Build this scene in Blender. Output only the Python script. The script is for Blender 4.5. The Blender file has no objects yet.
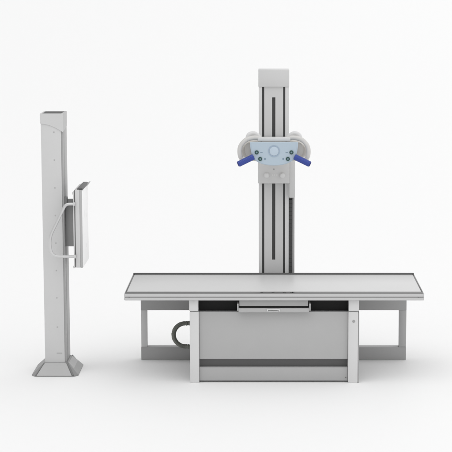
import bpy, bmesh, math, random
from mathutils import Vector, Matrix
random.seed(3)
sc = bpy.context.scene
col = sc.collection

# ------------------------------------------------------------------ materials
def mat(name, color, rough=0.4, metal=0.0, bump=0.0, scale=400, var=0.03, coat=0.0, vscale=6):
    m = bpy.data.materials.new(name); m.use_nodes = True
    nt = m.node_tree; b = nt.nodes['Principled BSDF']
    b.inputs['Roughness'].default_value = rough
    b.inputs['Metallic'].default_value = metal
    b.inputs['Coat Weight'].default_value = coat
    b.inputs['Coat Roughness'].default_value = 0.15
    tc = nt.nodes.new('ShaderNodeTexCoord')
    n = nt.nodes.new('ShaderNodeTexNoise'); n.inputs['Scale'].default_value = vscale; n.inputs['Detail'].default_value = 5
    nt.links.new(tc.outputs['Object'], n.inputs['Vector'])
    r = nt.nodes.new('ShaderNodeMapRange')
    r.inputs['To Min'].default_value = 1 - var; r.inputs['To Max'].default_value = 1 + var
    nt.links.new(n.outputs['Fac'], r.inputs['Value'])
    mx = nt.nodes.new('ShaderNodeVectorMath'); mx.operation = 'SCALE'
    mx.inputs[0].default_value = color
    nt.links.new(r.outputs['Result'], mx.inputs['Scale'])
    nt.links.new(mx.outputs['Vector'], b.inputs['Base Color'])
    if bump:
        n2 = nt.nodes.new('ShaderNodeTexNoise'); n2.inputs['Scale'].default_value = scale
        nt.links.new(tc.outputs['Object'], n2.inputs['Vector'])
        bp = nt.nodes.new('ShaderNodeBump'); bp.inputs['Strength'].default_value = bump; bp.inputs['Distance'].default_value = 0.001
        nt.links.new(n2.outputs['Fac'], bp.inputs['Height']); nt.links.new(bp.outputs['Normal'], b.inputs['Normal'])
    return m
def g(v): return (v, v, v)
M = dict(
    floor=mat('studio_floor', g(.93), .6, var=.004),
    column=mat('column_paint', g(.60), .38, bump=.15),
    capshade=mat('cap_side_shade', g(.44), .4),
    side=mat('grey_and_side_shade', g(.36), .4),  # grey parts; on the column's side rail it is painted shade
    light=mat('light_paint', g(.66), .35, bump=.1),
    white=mat('white_plastic', g(.68), .32),
    guard=mat('guard_white', (.60, .59, .575), .22),
    face=mat('white_cover', g(.93), .4),
    panel=mat('panel_grey', g(.44), .42, bump=.15),
    kick=mat('kick_grey', g(.41), .45),
    recess=mat('recess_grey', g(.13), .5),
    basegrey=mat('base_grey', g(.27), .4),
    frame=mat('frame_grey', g(.36), .4, bump=.1),
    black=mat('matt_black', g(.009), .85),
    slot=mat('slot_rubber', g(.055), .55),
    seam=mat('seam_grey', g(.18), .5),
    laminate=mat('table_laminate', g(.64), .40, var=.015),
    alu=mat('rim_grey', g(.085), .36),
    edge=mat('edge_aluminium', g(.56), .3, metal=.3),
    chrome=mat('bright_metal', g(.72), .22, metal=.8),
    steel=mat('handle_steel', g(.60), .28, metal=.45),
    chin=mat('chin_grey', g(.10), .5),
    blue=mat('grip_blue', (.026, .055, .30), .34),
    bluecap=mat('grip_cap_blue', (.012, .02, .16), .4),
    control=mat('control_blue', (.44, .53, .61), .33, var=.01),
    dial=mat('dial_blue', (.49, .58, .67), .3, var=.01),
    dialring=mat('dial_ring_blue', (.33, .42, .53), .35),
    button=mat('button_green', (.02, .07, .06), .35),
    mark=mat('mark_blue_grey', (.2, .28, .36), .5),
    beige=mat('housing_beige', (.56, .54, .51), .38),
    hose=mat('hose_green_grey', (.19, .195, .175), .5, var=.2, vscale=60),
    chain=mat('cable_chain', g(.05), .5),
)

# ------------------------------------------------------------------ builders
def finish(name, bm, m, parent=None, smooth=False):
    bmesh.ops.recalc_face_normals(bm, faces=bm.faces)
    me = bpy.data.meshes.new(name); bm.to_mesh(me); bm.free()
    me.materials.append(M[m])
    if smooth:
        for p in me.polygons: p.use_smooth = True
        if hasattr(me, 'set_sharp_from_angle'): me.set_sharp_from_angle(angle=math.radians(38))
    o = bpy.data.objects.new(name, me); col.objects.link(o)
    if parent is not None:
        o.parent = parent
        w = Vector((0, 0, 0)); q = parent
        while q is not None: w += q.location; q = q.parent
        o.location = -w if w.length else (0, 0, 0)
        # children of parts sit where the part sits: only the root carries an offset
        if parent.parent is not None: o.location = (0, 0, 0)
    return o
def box(bm, x0, x1, y0, y1, z0, z1, bev=0.0, seg=2):
    t = bmesh.new(); bmesh.ops.create_cube(t, size=1)
    for v in t.verts:
        v.co = Vector((x0 + (v.co.x + .5) * (x1 - x0), y0 + (v.co.y + .5) * (y1 - y0), z0 + (v.co.z + .5) * (z1 - z0)))
    if bev: bmesh.ops.bevel(t, geom=t.edges[:], offset=bev, segments=seg, affect='EDGES', profile=.5)
    join(bm, t)
def join(bm, t):
    me = bpy.data.meshes.new('t'); t.to_mesh(me); t.free(); bm.from_mesh(me); bpy.data.meshes.remove(me)
def B(name, m, parent, *boxes, bev=.002):
    bm = bmesh.new()
    for b in boxes: box(bm, *b, bev=bev)
    return finish(name, bm, m, parent, smooth=bev > 0)
def prism(bm, pts, y0, y1, bev=0.0, axis='y', seg=3):
    """polygon (u,v) extruded: axis y -> (x,z); x -> (y,z); z -> (x,y)"""
    def P(u, v, w):
        return (u, w, v) if axis == 'y' else ((w, u, v) if axis == 'x' else (u, v, w))
    t = bmesh.new()
    a = [t.verts.new(P(u, v, y0)) for u, v in pts]; b = [t.verts.new(P(u, v, y1)) for u, v in pts]
    n = len(pts)
    fa = t.faces.new(a); fb = t.faces.new(b[::-1])
    for i in range(n): t.faces.new((a[i], b[i], b[(i + 1) % n], a[(i + 1) % n]))
    bmesh.ops.recalc_face_normals(t, faces=t.faces)
    if bev:
        ed = list({e for f in (fa, fb) for e in f.edges})
        bmesh.ops.bevel(t, geom=ed, offset=bev, segments=seg, affect='EDGES', profile=.5)
    join(bm, t)
def tube(bm, pts, r, n=16, rfun=None):
    pts = [Vector(p) for p in pts]; rings = []
    prev = None
    for i, p in enumerate(pts):
        d = (pts[min(i + 1, len(pts) - 1)] - pts[max(i - 1, 0)]).normalized()
        if prev is None:
            u = d.cross(Vector((0, 1, 0)));  u = u.normalized() if u.length > .1 else d.cross(Vector((1, 0, 0))).normalized()
        else: u = (prev - d * prev.dot(d)).normalized()
        prev = u; w = d.cross(u)
        rr = rfun(i) if rfun else r
        rings.append([bm.verts.new(p + (u * math.cos(2 * math.pi * k / n) + w * math.sin(2 * math.pi * k / n)) * rr) for k in range(n)])
    for a, b in zip(rings, rings[1:]):
        for k in range(n): bm.faces.new((a[k], a[(k + 1) % n], b[(k + 1) % n], b[k]))
    bm.faces.new(rings[0][::-1]); bm.faces.new(rings[-1])
def spline(cp, n=12):
    cp = [Vector(c) for c in cp]; out = []
    c = [cp[0] * 2 - cp[1]] + cp + [cp[-1] * 2 - cp[-2]]
    for i in range(1, len(c) - 2):
        for k in range(n):
            t = k / n
            out.append(.5 * ((2 * c[i]) + (c[i + 1] - c[i - 1]) * t + (2 * c[i - 1] - 5 * c[i] + 4 * c[i + 1] - c[i + 2]) * t * t + (3 * c[i] - c[i - 1] - 3 * c[i + 1] + c[i + 2]) * t ** 3))
    return out + [cp[-1]]
def fillet(pts, rs, n=8):
    pts = [Vector(p) for p in pts]; out = [pts[0]]
    for i in range(1, len(pts) - 1):
        p = pts[i]; a = (pts[i - 1] - p).normalized(); b = (pts[i + 1] - p).normalized(); r = rs[i - 1]
        s, e = p + a * r, p + b * r
        for k in range(n + 1):
            t = k / n; out.append(s * (1 - t) ** 2 + p * 2 * t * (1 - t) + e * t * t)
    return out + [pts[-1]]
def disc(bm, x, z, y0, y1, r, n=32, bev=.001):
    prism(bm, [(x + r * math.cos(2 * math.pi * k / n), z + r * math.sin(2 * math.pi * k / n)) for k in range(n)], y0, y1, bev, seg=2)
def ring(bm, x, z, y0, y1, r0, r1, n=40):
    v = []
    for k in range(n):
        c, s = math.cos(2 * math.pi * k / n), math.sin(2 * math.pi * k / n)
        v.append([bm.verts.new((x + r * c, y, z + r * s)) for r, y in ((r0, y1), (r0, y0), (r1, y0), (r1, y1))])
    for k in range(n):
        a, b = v[k], v[(k + 1) % n]
        for j in range(4): bm.faces.new((a[j], a[(j + 1) % 4], b[(j + 1) % 4], b[j]))
def thing(name, label, cat, loc):
    o = bpy.data.objects.new(name, None); col.objects.link(o); o.location = loc
    o['label'] = label; o['category'] = cat
    return o

# ------------------------------------------------------------------ setting
bm = bmesh.new()
s = 3000
vs = [bm.verts.new(p) for p in ((-s, -s, 0), (s, -s, 0), (s, s, 0), (-s, s, 0))]; bm.faces.new(vs)
fl = finish('floor', bm, 'floor'); fl['kind'] = 'structure'

# ================================================================== chest stand
st = thing('chest_stand', 'light grey upright stand on a flared foot with edge-on detector and bent grab handle', 'x-ray stand', (-1.52, .45, 0))
X0, X1, Y0, Y1 = -1.598, -1.443, .33, .57
HT = 1.892
# column: front wrap and right side rail, whose darker grey paints in the side's shade
co = B('column', 'column', st, (X0, X1 - .012, Y0, Y1, .07, HT - .035), bev=.003)
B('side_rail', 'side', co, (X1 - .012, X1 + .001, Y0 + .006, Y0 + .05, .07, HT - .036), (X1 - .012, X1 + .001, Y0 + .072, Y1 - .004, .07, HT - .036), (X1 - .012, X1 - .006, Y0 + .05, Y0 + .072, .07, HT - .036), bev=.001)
# cap with an arched lower edge
bm = bmesh.new()
cx0, cx1, cy0, cy1 = X0 - .004, X1 + .003, Y0 - .004, Y1 + .004
arc = []
for k in range(17):
    t = k / 16
    arc.append((cx0 + (cx1 - cx0) * t, 1.820 - .062 * t ** 1.9))
prism(bm, [(cx0, HT)] + arc + [(cx1, HT)], cy0, cy0 + .012, 0)
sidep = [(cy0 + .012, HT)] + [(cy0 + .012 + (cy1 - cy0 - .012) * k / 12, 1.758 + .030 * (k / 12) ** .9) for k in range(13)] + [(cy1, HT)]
prism(bm, [(cy0 + .012, HT), (cy0 + .012, 1.82), (cy1, 1.82), (cy1, HT)], cx0, cx0 + .012, 0, axis='x')
box(bm, cx0 + .012, cx1 - .012, cy1 - .012, cy1, 1.82, HT)
bmesh.ops.remove_doubles(bm, verts=bm.verts, dist=.0001)
cap = finish('cap', bm, 'column', co)
bm = bmesh.new(); prism(bm, sidep, cx1 - .012, cx1, 0, axis='x'); finish('cap_side', bm, 'capshade', cap)  # right wall of the cap, its shade put into a darker colour
B('cap_inlay', 'slot', cap, (cx0 + .0125, cx1 - .0125, cy0 + .0125, cy1 - .0125, HT - .03, HT - .004), bev=0)
for z in (1.76, 1.56, 1.36, 1.16, .96, .76, .56, .345):
    bm = bmesh.new(); disc(bm, X0 + .093, z, Y0 - .0012, Y0 + .004, .0055, 20, .0005)
    finish('screw', bm, 'panel', co, True)
B('nameplate', 'panel', co, (X0 + .085, X0 + .125, Y0 - .001, Y0 + .002, .147, .156), bev=0)
# flared foot
def octo(x0, x1, y0, y1, cx, cy, z):
    return [(x0 + cx, y0, z), (x1 - cx, y0, z), (x1, y0 + cy, z), (x1, y1 - cy, z), (x1 - cx, y1, z), (x0 + cx, y1, z), (x0, y1 - cy, z), (x0, y0 + cy, z)]
def loft(bm, loops):
    R = [[bm.verts.new(p) for p in L] for L in loops]
    for a, b in zip(R, R[1:]):
        for k in range(len(a)): bm.faces.new((a[k], a[(k + 1) % len(a)], b[(k + 1) % len(a)], b[k]))
    bm.faces.new(R[0][::-1]); bm.faces.new(R[-1])
bx0, bx1, by0, by1 = -1.688, -1.352, .228, .645
bm = bmesh.new()
loft(bm, [octo(bx0, bx1, by0, by1, .03, .04, 0), octo(bx0, bx1, by0, by1, .03, .04, .007), octo(X0 - .010, X1 + .014, Y0 - .008, Y1 + .010, .004, .004, .080), octo(X0 - .004, X1 + .006, Y0 - .004, Y1 + .004, .003, .003, .084)])
ba = finish('base', bm, 'basegrey', st)
def slab(bm, q, t):
    q = [Vector(p) for p in q]; n = (q[1] - q[0]).cross(q[3] - q[0]).normalized() * t
    a = [bm.verts.new(p - n) for p in q]; b = [bm.verts.new(p + n) for p in q]
    bm.faces.new(a[::-1]); bm.faces.new(b)
    for k in range(4): bm.faces.new((a[k], a[(k + 1) % 4], b[(k + 1) % 4], b[k]))
bm = bmesh.new()
slab(bm, [(-1.648, .2275, .007), (-1.396, .2275, .007), (X1 - .001, .323, .079), (X0 - .003, .323, .079)], .003)
finish('front_plate', bm, 'panel', ba)
bm = bmesh.new()
slab(bm, [(-1.380, .318, .0285), (-1.380, .588, .0285), (X1 + .014, Y1 + .002, .079), (X1 + .014, Y0 + .003, .079)], .003)
finish('side_plate', bm, 'kick', ba)
for a, b, r in (((-1.655, .230, .009), (X0 - .006, .322, .082), .0045), ((-1.386, .230, .009), (X1 + .006, .322, .082), .008), ((-1.352 - .03, .615, .012), (X1 + .013, Y1 + .005, .082), .006)):
    bm = bmesh.new(); tube(bm, [a, b], r, 8); finish('corner_seam', bm, 'seam', ba)
# carriage between column and detector
B('carriage', 'side', st, (X1 + .002, -1.372, .40, .56, .925, 1.222), bev=.004)
B('carriage_bracket', 'seam', st, (X1 + .002, X1 + .022, .335, .395, 1.235, 1.29), (X1 + .022, -1.368, .345, .385, 1.245, 1.275), bev=.002)
# detector
dx0, dx1, dy0, dy1, dz0, dz1 = -1.353, -1.298, .20, .585, .800, 1.362
de = B('detector_panel', 'column', st, (dx0 + .006, dx1 - .018, dy0, dy1, dz0 + .003, dz1), bev=.002)
B('back_plate', 'column', de, (dx0 - .010, dx0 - .002, dy0 + .004, dy1, dz0 - .002, dz1 - .02), (dx0 - .016, dx0 - .010, dy0 + .004, dy1, dz1 - .034, dz1 - .02), (dx0 - .016, dx0 - .010, dy0 + .004, dy1, dz0 - .002, dz0 + .012), bev=.001)
B('gasket', 'seam', de, (dx0 - .002, dx0 + .006, dy0 + .008, dy1 - .004, dz0 + .006, dz1 - .006), bev=0)
B('front_frame', 'panel', de, (dx1 - .018, dx1 - .002, dy0 + .001, dy1, dz0 + .001, dz1 - .001), bev=.003)
fc = B('front_cover', 'face', de, (dx1 - .002, dx1 + .002, dy0 + .006, dy1 - .006, dz0 + .006, dz1 - .006), bev=.001)
for (y, z, h) in ((.34, 1.17, .05), (.43, 1.15, .03), (.43, .93, .03)):
    B('cover_marking', 'light', fc, (dx1 + .0018, dx1 + .0026, y, y + .004, z - h / 2, z + h / 2), bev=0)
# grab handle in front of the column
yh = .185
path = fillet([(-1.345, yh, 1.262), (-1.412, yh, 1.262), (-1.535, yh, 1.015), (-1.520, yh, .885), (-1.345, yh, .885)], [.028, .060, .058], 10)
bm = bmesh.new(); tube(bm, path, .0105, 18)
h = finish('grab_handle', bm, 'steel', st, True)
for z in (1.262, .885):
    B('handle_mount', 'column', h, (-1.360, dx0 + .004, yh - .0125, .206, z - .0135, z + .0135), bev=.003)
# chin rest: dark pad lying along the top edge
bm = bmesh.new()
prism(bm, [(-1.334, 1.3625), (-1.334, 1.368), (-1.326, 1.3755), (-1.300, 1.3755), (-1.292, 1.369), (-1.292, 1.3625)], dy0 + .004, dy1 - .01, .002)
cr = finish('chin_rest', bm, 'chin', st, True)
bm = bmesh.new()
prism(bm, [(-1.2915, 1.3625), (-1.2915, 1.371), (-1.280, 1.380), (-1.274, 1.379), (-1.284, 1.3625)], .45, dy1 - .012, .001)
finish('chin_lip', bm, 'panel', cr, True)

# ================================================================== examination table
tb = thing('examination_table', 'long low table with pale flat top, grey front panel and open end frames', 'x-ray table', (.0625, .4, 0))
TX0, TX1 = -.9875, 1.1125
# tabletop: aluminium edge profile and laminate
bm = bmesh.new()
prof = [(0, .652), (0, .630), (.004, .628), (.004, .625), (0, .623), (0, .606), (.003, .603), (.8, .603), (.8, .652)]
prism(bm, prof, TX0, TX1, 0, axis='x')
top = finish('tabletop', bm, 'edge', tb)
for x in (TX0 - .0042, TX1 + .0002): B('end_cap', 'light', top, (x, x + .004, .002, .798, .605, .651), bev=.001)
B('laminate_surface', 'laminate', top, (TX0 + .0115, TX1 - .0115, .067, .775, .648, .6535), bev=.001)
B('rim_rail', 'alu', top, (TX0 + .001, TX1 - .001, .003, .066, .6485, .6545), (TX0 + .001, TX0 + .010, .0665, .7755, .6485, .6550), (TX1 - .010, TX1 - .001, .0665, .7755, .6485, .6550), (TX0 + .001, TX1 - .001, .776, .799, .6485, .6635), bev=.0015)
B('edge_groove', 'seam', top, (TX0 + .002, TX1 - .002, .0015, .006, .6245, .6285), bev=0)
for x in (-.024, .055, .135, .185, .196):
    B('rim_button', 'slot', top, (x - .009, x + .009, .012, .045, .6535, .6575), bev=.001)
for x in (-.955, 1.078):
    bm = bmesh.new(); disc(bm, x, .626, -.0015, .006, .004, 16, .0005); finish('edge_screw', bm, 'seam', top, True)
# cabinet
B('cabinet', 'recess', tb, (-.4675, .585, .105, .60, .03, .506), bev=0)
B('recess_shade', 'black', tb, (-.4720, .588, .112, .40, .5065, .6025), bev=0)  # black block standing in for the shade inside the open gap
fp = B('front_panel', 'panel', tb, (-.4675, .5855, .060, .104, .170, .5115), bev=.003)
B('kick_plate', 'kick', tb, (-.4675, .5855, .060, .104, .012, .109), bev=.002)
bm = bmesh.new(); disc(bm, .572, .035, .0585, .064, .005, 18, .0005); finish('panel_screw', bm, 'seam', fp, True)
# front legs
for side in (0, 1):
    if side == 0: a, b = -.5335, -.4685
    else: a, b = .5865, .6565
    leg = B('leg', 'light', tb, (a, b, .036, .125, 0, .5165), bev=.006)
    B('leg_bracket', 'light', leg, (a - .004 if side == 0 else a + .002, b - .004 if side == 0 else b + .004, .030, .125, .5205, .6025), bev=.003)
    B('bracket_seam', 'seam', leg, (a + .004, b - .004, .042, .12, .5150, .5215), bev=0)
    if side:
        bm = bmesh.new(); disc(bm, a + .038, .447, .0335, .038, .010, 24, .001); disc(bm, a + .038, .447, .0315, .0335, .0055, 20, .0005)
        finish('lock_screw', bm, 'frame', leg, True)
        B('edge_strip', 'frame', leg, (b + .0005, b + .007, .040, .122, 0, .510), bev=.003)
# rear end frames
fy0, fy1 = .785, .835
fx0, fx1 = -.934, 1.060
fr = B('rear_frame', 'frame', tb, (fx0, fx1, fy0, fy1, .380, .602), bev=.002)
B('bottom_rail', 'frame', tb, (fx0, fx1, fy0 - .003, fy1 + .02, 0.0, .098), bev=.003)
for a, b in ((fx0, fx0 + .047), (fx1 - .055, fx1)):
    po = B('post', 'column' if a < 0 else 'panel', tb, (a + .001, b, fy0 + .002, fy1, .098, .380), bev=.002)  # right post gets a darker grey, shade put into its colour
# film tray under the top
tr = thing_parts = B('film_tray', 'panel', tb, (-.188, .308, .014, .10, .5155, .5445), bev=.002)
B('tray_slot', 'black', tr, (-.182, .302, .030, .11, .5450, .5600), bev=0)
B('tray_rail', 'frame', tr, (-.182, .302, .020, .11, .5602, .6020), bev=.001)
for x in (-.196, .311):
    B('tray_bracket', 'light', tr, (x, x + .0075, .010, .10, .528, .577), bev=.001)
bm = bmesh.new()
box(bm, .010, .102, .006, .0135, .535, .541, .001)
box(bm, .010, .018, .006, .0135, .523, .5355, .001); box(bm, .094, .102, .006, .0135, .523, .5355, .001)
box(bm, .022, .090, .009, .0135, .523, .528, .001)
finish('tray_handle', bm, 'chrome', tr, True)
B('label_inlay', 'seam', tr, (.022, .080, .0125, .0138, .530, .5345), bev=0)
# corrugated cable hose, looping out of the cabinet
bm = bmesh.new(); pts = []
hx, hz, R0 = -.587, .252, .086
N = 200
pts.append((-.46, .52, hz + R0 + .002))
for k in range(N + 1):
    a = math.radians(90 + 180 * k / N)
    pts.append((hx + R0 * math.cos(a), .50, hz + R0 * math.sin(a)))
pts.append((-.46, .47, hz - R0 - .002))
dense = []
for i in range(len(pts) - 1):
    n = 40 if i in (0, len(pts) - 2) else 1
    for k in range(n): dense.append(Vector(pts[i]).lerp(Vector(pts[i + 1]), k / n))
tube(bm, dense, .017, 16, rfun=lambda i: .0175 if i % 6 < 3 else .0152)
finish('cable_hose', bm, 'hose', tb, True)

# ================================================================== tube stand
ts = thing('tube_stand', 'tall slotted grey column behind the table carrying the blue-gripped tube head and control panel', 'x-ray tube stand', (.064, 1.02, 0))
cY = .92
CT = 2.171
bm = bmesh.new()
Zt = 2.05
for (a, b, y, z0, z1) in ((-.048, -.0235, cY, .02, Zt), (-.0235, -.0075, cY + .03, .02, Zt), (-.0075, .0515, cY + .004, .02, Zt), (.0515, .0755, cY + .004, .02, .742), (.0515, .0755, cY + .004, 1.968, Zt), (.0515, .0755, cY + .04, .742, 1.968), (.0755, .1335, cY + .004, .02, Zt), (.1335, .149, cY + .03, .02, Zt), (.149, .1765, cY, .02, Zt)):
    box(bm, a, b, y, 1.12, z0, z1)
cc = finish('column', bm, 'column', ts)
B('slot_liner', 'slot', cc, (-.0232, -.0078, cY + .010, cY + .0298, .02, Zt), (.0518, .0752, cY + .014, cY + .0398, .743, 1.967), (.1338, .1487, cY + .010, cY + .0298, .02, Zt), bev=0)
B('edge_trim', 'light', cc, (-.0478, -.0240, cY - .003, cY - .0003, .02, Zt - .003), (.1495, .1763, cY - .003, cY - .0003, .02, Zt - .003), bev=0)
cp = B('cap', 'column', ts, (-.0515, .1785, cY - .010, 1.13, 2.046, CT), bev=.003)
B('base_plate', 'frame', ts, (-.09, .22, .86, 1.2, 0, .02), bev=.003)
# cable chain on the right-hand side
bm = bmesh.new()
z = .03
while z < 1.20:
    box(bm, .1800, .2040, cY + .002, cY + .045, z, z + .0293, .001); z += .030
ch = finish('cable_chain', bm, 'chain', ts)
B('chain_guide', 'side', ch, (.2045, .2205, cY - .002, cY + .06, .02, 1.222), (.1770, .2045, cY + .046, cY + .06, .02, 1.222), bev=.001)
# carriage riding the column
ca = B('carriage', 'column', ts, (-.054, .181, .845, .912, 1.330, 1.665), bev=.006)
B('carriage_bezel', 'white', ca, (-.052, .216, .825, .912, 1.6665, 1.675), bev=.004)
B('cable_bracket', 'column', ca, (.1785, .2225, .852, .985, 1.222, 1.640), bev=.005)
for x in (.010, .128):
    bm = bmesh.new(); disc(bm, x, 1.392, .822, .846, .0165, 28, .003); disc(bm, x, 1.392, .838, .8455, .021, 28, .001)
    finish('knob', bm, 'white', ca, True)
bm = bmesh.new()
for k in range(3): box(bm, .048 + k * .016, .060 + k * .016, .8435, .846, 1.386, 1.400, .0005)
finish('carriage_label', bm, 'light', ca)
bm = bmesh.new(); disc(bm, .064, 1.437, .8435, .848, .006, 20, .0005); finish('carriage_screw', bm, 'side', ca, True)
# arm to the tube head
B('arm', 'beige', ts, (-.02, .15, .60, .85, 1.56, 1.655), bev=.008)
# tube head: a lying drum with rounded ends
hc = .063
bm = bmesh.new()
HB = [(hc + sx * (.128 + .114 * math.cos(a)), 1.611 + .073 * math.sin(a)) for sx, rng in ((1, range(-90, 91, 10)), (-1, range(90, -91, -10))) for a in [math.radians(d) for d in rng]]
prism(bm, HB, .44, .66, .018)
th = finish('tube_housing', bm, 'beige', ts, True)
B('housing_cover', 'white', th, (hc - .117, hc + .117, .405, .4385, 1.6855, 1.714), bev=.004)
for s_ in (-1, 1):
    # cable socket on the shoulder
    bm = bmesh.new()
    tube(bm, spline([(hc + s_ * .095, .56, 1.68), (hc + s_ * .120, .56, 1.712), (hc + s_ * .150, .555, 1.729), (hc + s_ * .182, .55, 1.715), (hc + s_ * .190, .55, 1.67)], 6), .019, 18)
    finish('cable_socket', bm, 'white', th, True)
    # tubular guard that wraps the end of the housing
    bm = bmesh.new()
    cpt = [(hc + s_ * .085, .43, 1.697), (hc + s_ * .135, .42, 1.712), (hc + s_ * .195, .41, 1.700), (hc + s_ * .236, .405, 1.660), (hc + s_ * .247, .40, 1.615), (hc + s_ * .238, .40, 1.570), (hc + s_ * .212, .41, 1.543)]
    tube(bm, spline(cpt, 10), .0165, 20)
    gd = finish('guard_tube', bm, 'guard', th, True)
    bm = bmesh.new()
    ax = hc + s_ * .178
    prism(bm, [(ax + .034 * math.cos(2 * math.pi * k / 40), 1.625 + .052 * math.sin(2 * math.pi * k / 40)) for k in range(40)], .426, .438, .004)
    finish('end_cover', bm, 'beige', th, True)
# control panel
def outline(w=1.0, n=10):
    right = spline([(.172, 0, 1.684), (.170, 0, 1.648), (.161, 0, 1.602), (.142, 0, 1.562), (.100, 0, 1.534), (.050, 0, 1.521), (0, 0, 1.517)], 6)
    r = [(hc + p.x * w, 1.60 + (p.z - 1.60) * w) for p in right]
    l = [(hc - p.x * w, 1.60 + (p.z - 1.60) * w) for p in right[::-1][1:]]
    return r + l
bm = bmesh.new(); prism(bm, outline(), .352, .400, .006)
cpn = finish('control_panel', bm, 'control', ts, True)
bm = bmesh.new(); prism(bm, outline(.94), .3505, .3525, 0)
finish('panel_overlay', bm, 'control', cpn)
B('panel_bracket', 'beige', ts, (hc - .08, hc + .08, .4005, .442, 1.575, 1.665), bev=.003)
bm = bmesh.new(); ring(bm, hc, 1.622, .3475, .3500, .034, .041)
dl = finish('dial_ring', bm, 'dialring', cpn, True)
bm = bmesh.new(); disc(bm, hc, 1.622, .3480, .3500, .033, 40, .0008); finish('dial_face', bm, 'dial', cpn, True)
for s_ in (-1, 1):
    for (dx, z, w) in ((.124, 1.613, .010), (.099, 1.566, .011)):
        bm = bmesh.new(); disc(bm, hc + s_ * dx, z, .3440, .3500, .0145, 28, .001)
        bt = finish('button', bm, 'button', cpn, True)
        bm = bmesh.new(); disc(bm, hc + s_ * dx, z, .3430, .3438, .0055, 20, 0)
        finish('button_symbol', bm, 'mark', bt)
        q = hc + s_ * (dx - .034); hh = .002 if dx > .11 else .006
        B('button_mark', 'mark', cpn, (q - .008, q + .008, .3492, .3500, z - hh, z + hh) if dx > .11 else (q - .005, q + .005, .3492, .3500, z - hh, z + hh), bev=0)
# blue grips
for s_ in (-1, 1):
    a = Vector((hc + s_ * .146, .335, 1.583)); b = Vector((hc + s_ * .255, .322, 1.531))
    bm = bmesh.new(); d = (b - a).normalized()
    n = 60
    pp = [a.lerp(b, k / n) for k in range(n + 1)]
    tube(bm, pp, .0215, 28, rfun=lambda i: .0185 if i in (0, n) else (.0205 if i % 6 == 0 and 6 < i < n - 4 else .0215))
    gr = finish('grip', bm, 'blue', ts, True)
    bm = bmesh.new(); tube(bm, [b + d * .0003, b + d * .003, b + d * .005], .019, 28, rfun=lambda i: (.0175, .0175, .0145)[i]); finish('grip_cap', bm, 'bluecap', gr, True)
    bm = bmesh.new(); tube(bm, [a + d * .022 + Vector((0, .014, 0)), a + d * .018 + Vector((0, .035, 0))], .011, 18); finish('grip_stem', bm, 'bluecap', gr, True)

# ------------------------------------------------------------------ light
w = bpy.data.worlds.new('World'); sc.world = w; w.use_nodes = True
nt = w.node_tree; bg = nt.nodes['Background']
tc = nt.nodes.new('ShaderNodeTexCoord'); sx = nt.nodes.new('ShaderNodeSeparateXYZ')
nt.links.new(tc.outputs['Generated'], sx.inputs[0])
mr = nt.nodes.new('ShaderNodeMapRange'); mr.interpolation_type = 'SMOOTHSTEP'
mr.inputs['From Min'].default_value = -.2; mr.inputs['From Max'].default_value = .2
mr.inputs['To Min'].default_value = .61; mr.inputs['To Max'].default_value = 1.08
nt.links.new(sx.outputs['X'], mr.inputs['Value'])
nt.links.new(mr.outputs['Result'], bg.inputs['Strength'])
bg.inputs['Color'].default_value = (1, 1, 1, 1)
sun = bpy.data.lights.new('key_softbox', 'SUN'); sun.energy = .75; sun.angle = math.radians(50)
so = bpy.data.objects.new('key_softbox', sun); col.objects.link(so)
d = Vector((-.35, -.45, 1.0))   # towards the lamp
so.rotation_euler = (-d).to_track_quat('-Z', 'Y').to_euler()

# ------------------------------------------------------------------ camera
cam = bpy.data.cameras.new('camera'); cmo = bpy.data.objects.new('camera', cam); col.objects.link(cmo)
F, PITCH, D, H, CX = 1686.71, .142631, 11.6539, 2.80529, 265.249
cmo.location = (0, -D, H)
cmo.rotation_euler = (math.pi / 2 - PITCH, 0, 0)
cam.sensor_width = 36; cam.lens = F / 452 * 36
cam.shift_x = (226 - CX) / 452
cam.clip_end = 9000
sc.camera = cmo
sc.view_settings.view_transform = 'Standard'; sc.view_settings.look = 'None'
sc.view_settings.exposure = 0; sc.view_settings.gamma = 1
sc.render.resolution_x = 1024; sc.render.resolution_y = 1024
